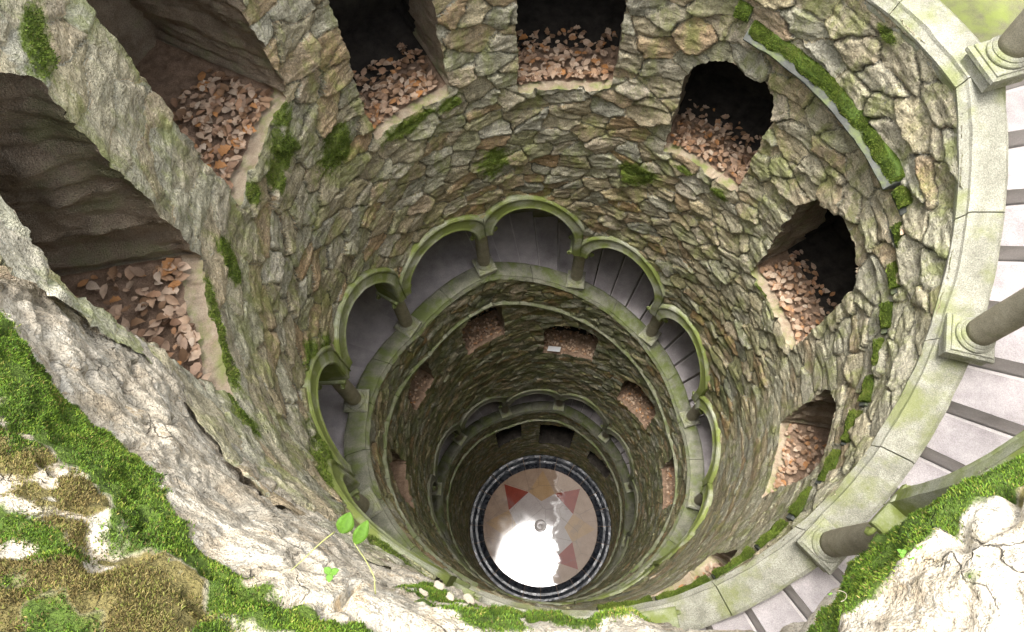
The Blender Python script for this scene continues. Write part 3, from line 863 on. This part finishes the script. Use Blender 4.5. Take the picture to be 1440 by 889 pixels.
def blades(name, P, N, L, W, mat, lean=.5, seed=1):
    """P,N (n,3): one small bent blade (two triangles) per point"""
    g = np.random.default_rng(seed); n = len(P)
    dirn = N + lean * g.normal(size=(n, 3)); dirn /= np.linalg.norm(dirn, axis=1, keepdims=True)
    side = np.cross(dirn, g.normal(size=(n, 3))); side /= np.linalg.norm(side, axis=1, keepdims=True) + 1e-9
    l = (L * g.uniform(.5, 1.3, n))[:, None]; w = (W * g.uniform(.6, 1.2, n))[:, None]
    bend = np.cross(dirn, side) * l * g.uniform(-.4, .4, n)[:, None]
    a = P - side * w * .5 - N * .004; b = P + side * w * .5 - N * .004
    c = P + dirn * l * .55 + side * w * .45; d = P + dirn * l * .55 - side * w * .45; e = P + dirn * l + bend
    V = np.stack([a, b, c, d, e], 1).reshape(-1, 3); i = np.arange(n) * 5
    F = np.concatenate([np.stack([i, i + 1, i + 2], -1), np.stack([i, i + 2, i + 3], -1), np.stack([i + 3, i + 2, i + 4], -1)])
    x, y, z = P.T
    r = np.clip(.5 + .45 * fbm(x * 7, y * 7, z * 7, 3, 900 + seed) + .22 * g.normal(size=n), 0, 1)
    return mesh_np(name, V, F, mat, dict(rnd=np.repeat(r, 5)))

def scatter_grid(G, N, dens, count, seed):
    """sample points on grid surface with probability ~ dens * cell area"""
    g = np.random.default_rng(seed)
    e1 = G[1:, :-1] - G[:-1, :-1]; e2 = G[:-1, 1:] - G[:-1, :-1]
    area = np.linalg.norm(np.cross(e1, e2), axis=2) * dens[:-1, :-1]
    p = (area / area.sum()).ravel(); ids = g.choice(len(p), count, p=p)
    i, j = np.unravel_index(ids, area.shape); u, v = g.random((2, count, 1))
    return G[i, j] + u * e1[i, j] + v * e2[i, j], N[i, j]

#RIM_BEGIN
def left_prof(a):
    # a: azimuth in degrees, from -121 down to -184
    q = [122, 125, 128, 135, 145, 152, 158, 163, 169, 175, 184]
    lr = float(np.interp(-a, q, [2.87, 2.85, 2.845, 2.85, 2.835, 2.80, 2.765, 2.77, 2.78, 2.755, 2.74]))
    ld = float(np.interp(-a, q, [2.15, 2.06, 2.03, 2.0, 1.97, 1.98, 2.0, 2.0, 2.0, 1.92, 1.85]))
    e = float(np.interp(-a, q, [.04, .01, 0, 0, 0, 0, 0, 0, 0, 0, 0]))
    return [(2.90 + e, 4.3), (2.84 + e, 4.0), (2.79 + e, 3.6), (2.785 + e, 3.2), (2.80 + e, 2.8), (.5 * (lr + 2.81 + e), .5 * (ld + 2.75)), (lr, ld), (lr + .06, ld - .22), (lr + .20, ld - .45), (lr + .5, ld - .70), (lr + 1.3, ld - .95)]
def right_prof(a):
    # a: azimuth in degrees from 190 (=-170) down to 118
    lr = float(np.interp(a, [118, 140, 150, 158, 165, 171.3, 173, 174.3, 176.8, 180, 184, 190], [2.54, 2.50, 2.47, 2.44, 2.445, 2.52, 2.59, 2.67, 2.745, 2.765, 2.77, 2.77]))
    ld = 1.62
    return [(2.83, 2.75), (2.76, 2.6), (lr + .12, 2.15), (lr + .02, ld + .22), (lr, ld), (lr + .05, ld - .12), (lr + .16, ld - .24), (lr + .45, ld - .42), (lr + 1.3, ld - .6)]
#RIM_END

def bandmask(A, v, az, v0, v1, soft=.012):
    """band of the surface between two v-curves along azimuth"""
    o = np.argsort(az); az = np.array(az)[o]; v0 = np.interp(A, az, np.array(v0)[o]); v1 = np.interp(A, az, np.array(v1)[o])
    inside = (A > az[0]) & (A < az[-1])
    return sstep(-soft, soft, v - v0) * sstep(-soft, soft, v1 - v) * inside

def rim_moss(kind, A, v, x, y, z):
    w = fbm(x * 7, y * 7, z * 7, 4, 1300); w2 = fbm(x * 3, y * 3, z * 3, 3, 1310)
    w5 = fbm(x * 24, y * 24, z * 24, 3, 1350); vv = v + .020 * w + .009 * w5; AA = A + 2.0 * w2
    if kind == 'left':
        g = bandmask(AA, vv, [-127, -132, -137, -141, -145, -149, -153, -157, -161, -164.5], [.588, .583, .546, .548, .576, .609, .636, .658, .66, .665], [.602, .614, .638, .628, .636, .653, .668, .679, .682, .672])
        s = bandmask(AA, vv, [-159, -162, -165, -170, -176], [.31, .36, .50, .53, .52], [.33, .57, .625, .612, .55])
        s = s * sstep(-.15, .12, w + .3 * w2)
        d = bandmask(AA, vv, [-141, -146, -149, -152, -156, -160, -165], [.75, .682, .667, .66, .677, .690, .685], [.78, .86, .88, .88, .88, .88, .88])
        d = np.maximum(d, .9 * bandmask(AA, vv, [-131, -136, -141, -147, -151], [.61, .632, .625, .644, .652], [.625, .655, .668, .676, .68]) * sstep(-.1, .15, w))
        d = d * sstep(-.62, -.36, w + .6 * w2)
        g = np.maximum(g, s)
        g = np.maximum(g, .8 * d * sstep(.02, .25, fbm(x * 6, y * 6, z * 6, 3, 1340)))
    else:
        g = bandmask(AA, vv, [177, 175.3, 172, 168, 165, 161, 150, 125], [.35, .32, .29, .27, .28, .29, .29, .29], [.355, .385, .435, .468, .45, .395, .38, .38])
        q = bandmask(AA, vv, [172.5, 169.5, 165, 160, 150], [.50, .505, .48, .44, .44], [.505, .535, .55, .54, .54])
        g = np.maximum(g, q * sstep(-.05, .2, w))
        d = .8 * bandmask(AA, vv, [174, 170, 165, 160, 150], [.43, .46, .45, .39, .39], [.45, .51, .52, .50, .50]) * sstep(-.1, .15, w2 + .5 * w)
    return g, d * (1 - g)

def finish_rim(kind, azs, nv, prof, seed, label, specs):
    G, N, disp = rim_surface(azs, prof, nv, 1.0, seed)
    if N[..., 2].mean() < 0: N = -N
    A = np.repeat(azs[:, None], nv, 1); v = np.repeat(np.linspace(0, 1, nv)[None], len(azs), 0)
    g, d = rim_moss(kind, A, v, G[..., 0], G[..., 1], G[..., 2])
    lump = 1 + 1.3 * fbm(G[..., 0] * 20, G[..., 1] * 20, G[..., 2] * 20, 3, seed + 60)
    mound = 1 + 1.1 * fbm(G[..., 0] * 8, G[..., 1] * 8, G[..., 2] * 8, 2, seed + 61)
    G2 = G + N * (disp + .013 * g * lump * mound + .008 * d * lump * mound)[..., None]
    o = obj("rim_boulder", grid_mesh("rim_boulder", G2, M['rim'], dict(moss=g, dry=d)))
    tag(o, label, "boulder")
    for (nm, msk, cnt, L, W, mat, lab, cat) in specs:
        mk = g if msk == 'g' else d
        P, NN = scatter_grid(G2, N, np.clip(mk - .2, 0, 1) * np.clip(.55 + 1.6 * fbm(G[..., 0] * 13, G[..., 1] * 13, G[..., 2] * 13, 3, seed + 62), .03, 1) + 1e-9, cnt, seed + 70)
        NN = NN + np.array([0, 0, .5]); NN /= np.linalg.norm(NN, axis=1, keepdims=True)
        o = obj(nm, blades(nm, P, NN, L, W, mat, .55, seed + cnt)); tag(o, lab, cat, kind="stuff")
    return G2
GL = finish_rim('left', np.linspace(-124.5, -183, 620), 340, left_prof, 1000,
    "pale granite boulder rim in the foreground, sweeping down from the left edge under moss",
    [("green_moss", 'g', 100000, .0095, .0028, M['moss'], "bright green moss in a band along the left foreground rim", "moss"),
     ("dry_moss", 'd', 110000, .010, .0026, M['moss_dry'], "brown and yellow dry moss over the lower left corner of the rim", "moss")])
GR = finish_rim('right', np.linspace(190, 118, 560), 260, right_prof, 1100,
    "white sunlit granite boulder in the lower right corner with a mossy inner edge",
    [("green_moss", 'g', 80000, .009, .0027, M['moss'], "green moss along the inner edge of the lower right boulder", "moss")])

# ------------------------------------------------------------------ moss on the wall and on the drip ledge
def wall_moss():
    A, D, R, ms, sd = (WD[k] for k in ("A", "D", "R", "moss", "sdf"))
    g = np.random.default_rng(31)
    w = np.where((sd > .015) & (ms > .55), ms - .45, 0).ravel()
    ids = g.choice(w.size, 40000, p=w / w.sum())
    a = A.ravel()[ids] + g.uniform(-.3, .3, len(ids)); d = D.ravel()[ids] + g.uniform(-.012, .012, len(ids)); r = R.ravel()[ids]
    P = P3(a, d, r); rad = np.radians(a)
    N = np.stack([-np.sin(rad), -np.cos(rad), .5 + 0 * a], -1); N /= np.linalg.norm(N, axis=1, keepdims=True)
    o = obj("wall_moss", blades("wall_moss", P, N, .013, .007, M['moss_wall'], .6, 32))
    tag(o, "clumps of green moss clinging to the rubble wall under the niches and beside the arches", "moss", kind="stuff")
wall_moss()

def ledge_moss():
    g = np.random.default_rng(41); PP = []; NN = []; b = MB()
    for i, (a0, a1, d0) in enumerate(LEDGE):
        gap = .1 if i > 1 else .3
        if i > 1 and (a1 - a0) < 8: a1 = a1 - g.uniform(0.0, .7)
        azs = np.linspace(a0 + gap, a1 - .1, max(5, int((a1 - a0) / .6)))
        r0, r1 = (2.68, 2.83) if i <= 1 else (2.705 + g.uniform(0, .03), 2.83)
        def pr(a, d0=d0, a0=a0):
            d = d0 + .004 * (a - a0); q = .008 * math.sin(a * .61) + .006 * math.sin(a * 1.7)
            e = min(1, (a - azs[0] + .3) / .9, (azs[-1] - a + .3) / .9) ** .6; q = q * e + (1 - e) * .09; d = d + (1 - e) * .05
            return [(r0 + q, d + .035), (r0 + .02 + q, d - .03), (.5 * (r0 + r1), d - .065 + q * .5), (r1, d - .06), (r1, d + .03)]
        V, F = sweep(azs, pr, True, .015, 1500 + i); b.add(V, F)
        n = int((a1 - a0) * 700)
        a = g.uniform(a0 + gap, a1 - .1, n); t = g.random(n)
        q = .008 * np.sin(a * .61) + .006 * np.sin(a * 1.7)
        r = r0 + q + t * (r1 - r0); d = d0 + .004 * (a - a0) + np.interp(t, [0, .15, .5, 1], [.02, -.03, -.06, -.06])
        rad = np.radians(a); PP.append(P3(a, d, r)); NN.append(np.stack([-.5 * np.sin(rad), -.5 * np.cos(rad), .8 + 0 * a], -1))
    me1 = b.mesh("ledge_moss", M['moss_dark'], True, dict(rnd=np.full(b.c, .45)))
    o = obj("ledge_moss", me1); tag(o, "dense cushion of moss lying along the top of the slate drip ledge", "moss", kind="stuff")
    o = obj("ledge_moss", blades("ledge_moss", np.concatenate(PP), np.concatenate(NN), .016, .008, M['moss_wall'], .5, 42))
    tag(o, "bright green moss fronds sprouting along the slate drip ledge", "moss", kind="stuff")
ledge_moss()

# ------------------------------------------------------------------ fallen leaves
LOUT = [(0, .0), (.10, .02), (.24, .19), (.40, .27), (.52, .24), (.66, .25), (.80, .13), (.90, .07), (1.0, 0)]
def leaf_geo(g, size):
    """one curled ovate leaf around the origin, lying roughly in xy"""
    cu, fo, tw = g.uniform(-.9, .9), g.uniform(-.2, .7), g.uniform(-.6, .6)
    wd = g.uniform(.8, 1.25); lob = g.uniform(0, .3)
    V = []; 
    for i, (t, w) in enumerate(LOUT):
        x = t - .5; zc = cu * (x * x - .1)
        ww = w * wd * (1 + lob * (-1) ** i)
        for s in (-1, 0, 1):
            V.append((x, s * ww, zc + fo * ww * abs(s) + tw * x * s * ww))
    V = np.array(V) * size
    F = []
    for i in range(len(LOUT) - 1):
        for s in range(2):
            a = i * 3 + s; F.append((a, a + 1, a + 4, a + 3))
    return V, F
def rotm(g, tilt):
    e = Matrix.Rotation(g.uniform(0, 2 * math.pi), 3, 'Z') @ Matrix.Rotation(g.normal(0, tilt), 3, 'X') @ Matrix.Rotation(g.normal(0, tilt), 3, 'Y')
    return np.array(e)
def leaf_pos(g, w, rlo, rhi):
    a0, hw, dt, db, cr = WIN[w]
    r = rlo + (rhi - rlo) * g.random() ** 1.5
    lim = np.degrees((hw - .03) / RW)
    return float(a0 + g.uniform(-lim, lim)), float(db - .035 - g.uniform(0, .03)), r
NAMES = {0: "niche at the left edge of the view", 1: "deep niche second from the left edge", 2: "tall niche third from the left edge", 3: "square dark niche at the top middle",
         4: "arched niche right of the square dark one", 5: "round headed niche on the right wall", 6: "low niche under the drip ledge at right", 7: "half hidden niche at the lower right",
         8: "lower wall niche left of the card", 9: "lower wall niche holding the card", 10: "lower wall niche right of the card", 11: "narrow niche low on the right wall", 12: "narrow niche low on the left wall"}
def litter(w, n, size, seed):
    g = np.random.default_rng(seed); b = MB(); rn = []
    for i in range(n):
        V, F = leaf_geo(g, size * g.uniform(.5, 1.3))
        a, d, r = leaf_pos(g, w, 2.88, 3.6)
        V = V @ rotm(g, .2).T + P3(np.array(a), np.array(d), np.array(r)) + np.array([0, 0, .012])
        b.add(V, F); rn += [g.random()] * len(V)
    o = obj("leaf_litter", b.mesh("leaf_litter", M['leaf'], True, dict(rnd=rn)))
    tag(o, "carpet of brown dead leaves on the floor of the " + NAMES[w], "dead leaves", kind="stuff")
for w, n, s in ((0, 230, .095), (1, 330, .105), (2, 270, .105), (3, 270, .105), (4, 240, .10), (5, 210, .098), (6, 200, .09), (7, 110, .09), (8, 170, .08), (9, 210, .08), (10, 180, .08), (11, 120, .08), (12, 90, .08)):
    litter(w, n, s, 2000 + w)
gl = np.random.default_rng(77)
LEAFM = []
for i in range(10):
    V, F = leaf_geo(gl, 1.0); LEAFM.append(mesh_np("fallen_leaf", V, F, M['leaf'], dict(rnd=np.full(len(V), (i + .5) / 10)), smooth=True))
NL = {0: "dry brown leaf lying in the niche at the left edge of the view", 1: "pinkish brown leaf lying in the deep niche second from the left edge",
      2: "dry leaf lying in the tall niche third from the left edge", 3: "pale brown leaf lying in the square dark niche at the top middle",
      4: "dry leaf lying in the arched niche right of the square dark one", 5: "dry leaf lying in the round headed niche on the right wall"}
for w in NL:
    for i in range(22):
        a, d, r = leaf_pos(gl, w, 2.93, 3.5)
        o = obj("fallen_leaf", LEAFM[int(gl.integers(0, 10))])
        s = gl.uniform(.08, .14)
        o.scale = (s, s, s); o.location = Vector(P3(np.array(a), np.array(d - .03), np.array(r)))
        o.rotation_euler = (gl.normal(0, .2), gl.normal(0, .2), gl.uniform(0, 6.28))
        tag(o, NL[w], "leaf", "fallen leaves in the " + NAMES[w])
o = obj("fallen_leaf", LEAFM[4]); o.scale = (.09,) * 3; o.location = Vector(P3(np.array(83.4), np.array(5.33), np.array(2.73))); o.rotation_euler = (.3, .2, 1)
tag(o, "single tan leaf resting on the mossy drip ledge at right", "leaf")

# ------------------------------------------------------------------ card in the lower niche
V, F = boxv(-.15, .15, -.006, .006, 0, .22, .002)
o = obj("paper_card", mesh_np("paper_card", V, F, M['paper']))
o.location = Vector(P3(np.array(2.6), np.array(15.60), np.array(2.93))); o.rotation_euler = (R_(50), R_(-6), R_(-8))
tag(o, "small white card propped inside a lower wall niche", "card")

# ------------------------------------------------------------------ seedlings and chips on the rim
def mat_leafgreen(name, c):
    k = NM(name); n = k.noise(30, 4, .6)
    col = k.mix(n, c, tuple(v * 1.5 for v in c))
    k.b.inputs["Transmission Weight"].default_value = 0
    return k.done(k.mix(.5, col, k.ramp(k.noise(160, 4, .7), [(.3, .5), (.7, 1.4)]), 'MULTIPLY'), .7, None, .2)
MG = mat_leafgreen("fresh_leaf", (.04, .085, .006)); MS = mat_leafgreen("pale_stem", (.20, .21, .07)); MGr = mat_leafgreen("sprout_green", (.06, .13, .015))
def blade_leaf(b, c, axis, nrm, L, W, curl=.25):
    """broad pointed leaf: closed thin shell with a midrib crease"""
    axis = Vector(axis).normalized(); nrm = Vector(nrm).normalized(); side = axis.cross(nrm).normalized(); nrm = side.cross(axis)
    n = 9; top = []; bot = []
    for i in range(n):
        t = i / (n - 1); w = W * .5 * math.sin(math.pi * min(1, t * .97 + .03)) ** .75 * (1.12 - .35 * t)
        for s in (-1, -.5, 0, .5, 1):
            p = Vector(c) + axis * (t - .5) * L + side * s * w + nrm * (curl * abs(s) * w - .35 * L * (t - .5) ** 2)
            top.append(p); bot.append(p - nrm * .0012)
    F = []; off = len(top)
    for i in range(n - 1):
        for j in range(4):
            a = i * 5 + j; F.append((a, a + 1, a + 6, a + 5)); F.append((off + a, off + a + 5, off + a + 6, off + a + 1))
    for i in range(n - 1):
        for a, bb in ((i * 5, i * 5 + 5), (i * 5 + 9, i * 5 + 4)): F.append((a, bb, off + bb, off + a))
    b.add([tuple(p) for p in top + bot], F)
def rel(me_b, loc): 
    me_b.V = [v - np.array(loc) for v in me_b.V]; return me_b
CAMP = np.array([-.52125, -2.65221, ZF])
def plant():
    base = (-0.887, -2.646, 26.606)
    root = thing("seedling", "two leaved green seedling with thin pale stem on the left rim above the shaft", "plant", base)
    for pts in ([base, (-0.888, -2.61, 26.625), (-0.917, -2.566, 26.624), (-0.945, -2.528, 26.636)], [(-0.995, -2.505, 26.63), (-1.03, -2.545, 26.66), (-1.083, -2.60, 26.67)]):
        b = MB(); p = [np.array(q) for q in pts]; pp = []
        for t in np.linspace(0, len(p) - 1.001, 14):
            i = int(t); f = t - i; pp.append(p[i] * (1 - f) + p[i + 1] * f + np.array([0, 0, .004 * math.sin(3 * t)]))
        b.add(*tube_path(pp, np.linspace(.0017, .0010, 14), 6)); o = obj("stem", rel(b, base).mesh("stem", MS, True), root)
    for c, ax, L, W in (((-0.968, -2.484, 26.637), (.35, .9, .1), .054, .046), ((-0.925, -2.507, 26.646), (.45, .85, .15), .064, .036)):
        b = MB(); n = CAMP - np.array(c); n /= np.linalg.norm(n)
        blade_leaf(b, c, ax, n + np.array([.2, .1, .2]), L, W); obj("leaf", rel(b, base).mesh("leaf", MG, True), root)
plant()
def sprout(c, r, label, n=3, stem=True):
    root = thing("sprout", label, "plant", c)
    for i in range(n):
        a = i * 2 * math.pi / n + .4; b = MB()
        ax = (math.cos(a), math.sin(a), .15)
        ctr = (ax[0] * r * .55, ax[1] * r * .55, r * .55)
        blade_leaf(b, ctr, ax, (0, .2, 1), r * 1.15, r * 1.0, .15); obj("leaf", b.mesh("leaf", MGr, True), root)
    b = MB(); b.add(*tube_path([(0, 0, -.012), (0, 0, r * .5)], [.0014, .001], 6)); obj("stem", b.mesh("stem", MS, True), root)
sprout((-1.0, -2.60, 26.60), .019, "small lone green sprout on bare stone at the left rim below the seedling")
sprout((.283, -2.553, 26.812), .010, "largest pale green sprout in the moss of the right boulder")
sprout((.303, -2.545, 26.850), .006, "tiny pale green sprout furthest up the right boulder moss", 2)
sprout((.288, -2.566, 26.842), .005, "tiny pale sprout beside the largest sprout on the right boulder", 2)
sprout((.199, -2.635, 26.612), .005, "tiny pale sprout at the lower tip of the right boulder moss", 2)
# curled dead stem on the moss tip
b = MB(); c0 = np.array((.195, -2.64, 26.66))
b.add(*tube_path([(  .020 * math.cos(t), .012 * math.sin(t), .006 + .004 * math.sin(2 * t)) for t in np.linspace(-1.3, 1.5, 14)], [.0010] * 14, 6))
o = obj("dry_stem", b.mesh("dry_stem", M['pebble'], True)); o.location = c0; tag(o, "curled pale dead stem at the lower tip of the right moss", "twig")
def chip(c, r, seed, label, tall=.38):
    g = np.random.default_rng(seed); bm_v = []; F = []
    n, mm = 14, 9
    for i in range(mm):
        p = math.pi * i / (mm - 1)
        for j in range(n):
            t = 2 * math.pi * j / n; v = np.array([math.sin(p) * math.cos(t), math.sin(p) * math.sin(t) * .7, math.cos(p) * tall])
            bm_v.append(v)
    V = np.array(bm_v); V = V * (1 + .7 * fbm(V[:, 0] * 1.6 + seed, V[:, 1] * 1.6, V[:, 2] * 1.6, 3, seed))[:, None] * r
    for i in range(mm - 1):
        for j in range(n):
            a, b2 = i * n + j, i * n + (j + 1) % n; F.append((a, a + n, b2 + n, b2))
    o = obj("stone_chip", mesh_np("stone_chip", V, F, M['pebble'], smooth=True)); o.location = c; o.rotation_euler = (0, 0, -.6)
    tag(o, label, "stone", "pale stone chips on the mossy rim lip")
chip((-0.799, -2.64, 26.40), .012, 1, "leftmost pale stone chip in the rim moss above the shaft")
chip((-0.757, -2.622, 26.41), .015, 2, "largest white stone chip in the middle of the row on the rim moss")
chip((-0.715, -2.648, 26.51), .012, 3, "flat tan stone chip lower in the rim moss, nearest the camera", .35)
chip((-0.672, -2.655, 26.45), .016, 4, "rightmost long white stone chip on the rim moss", .35)
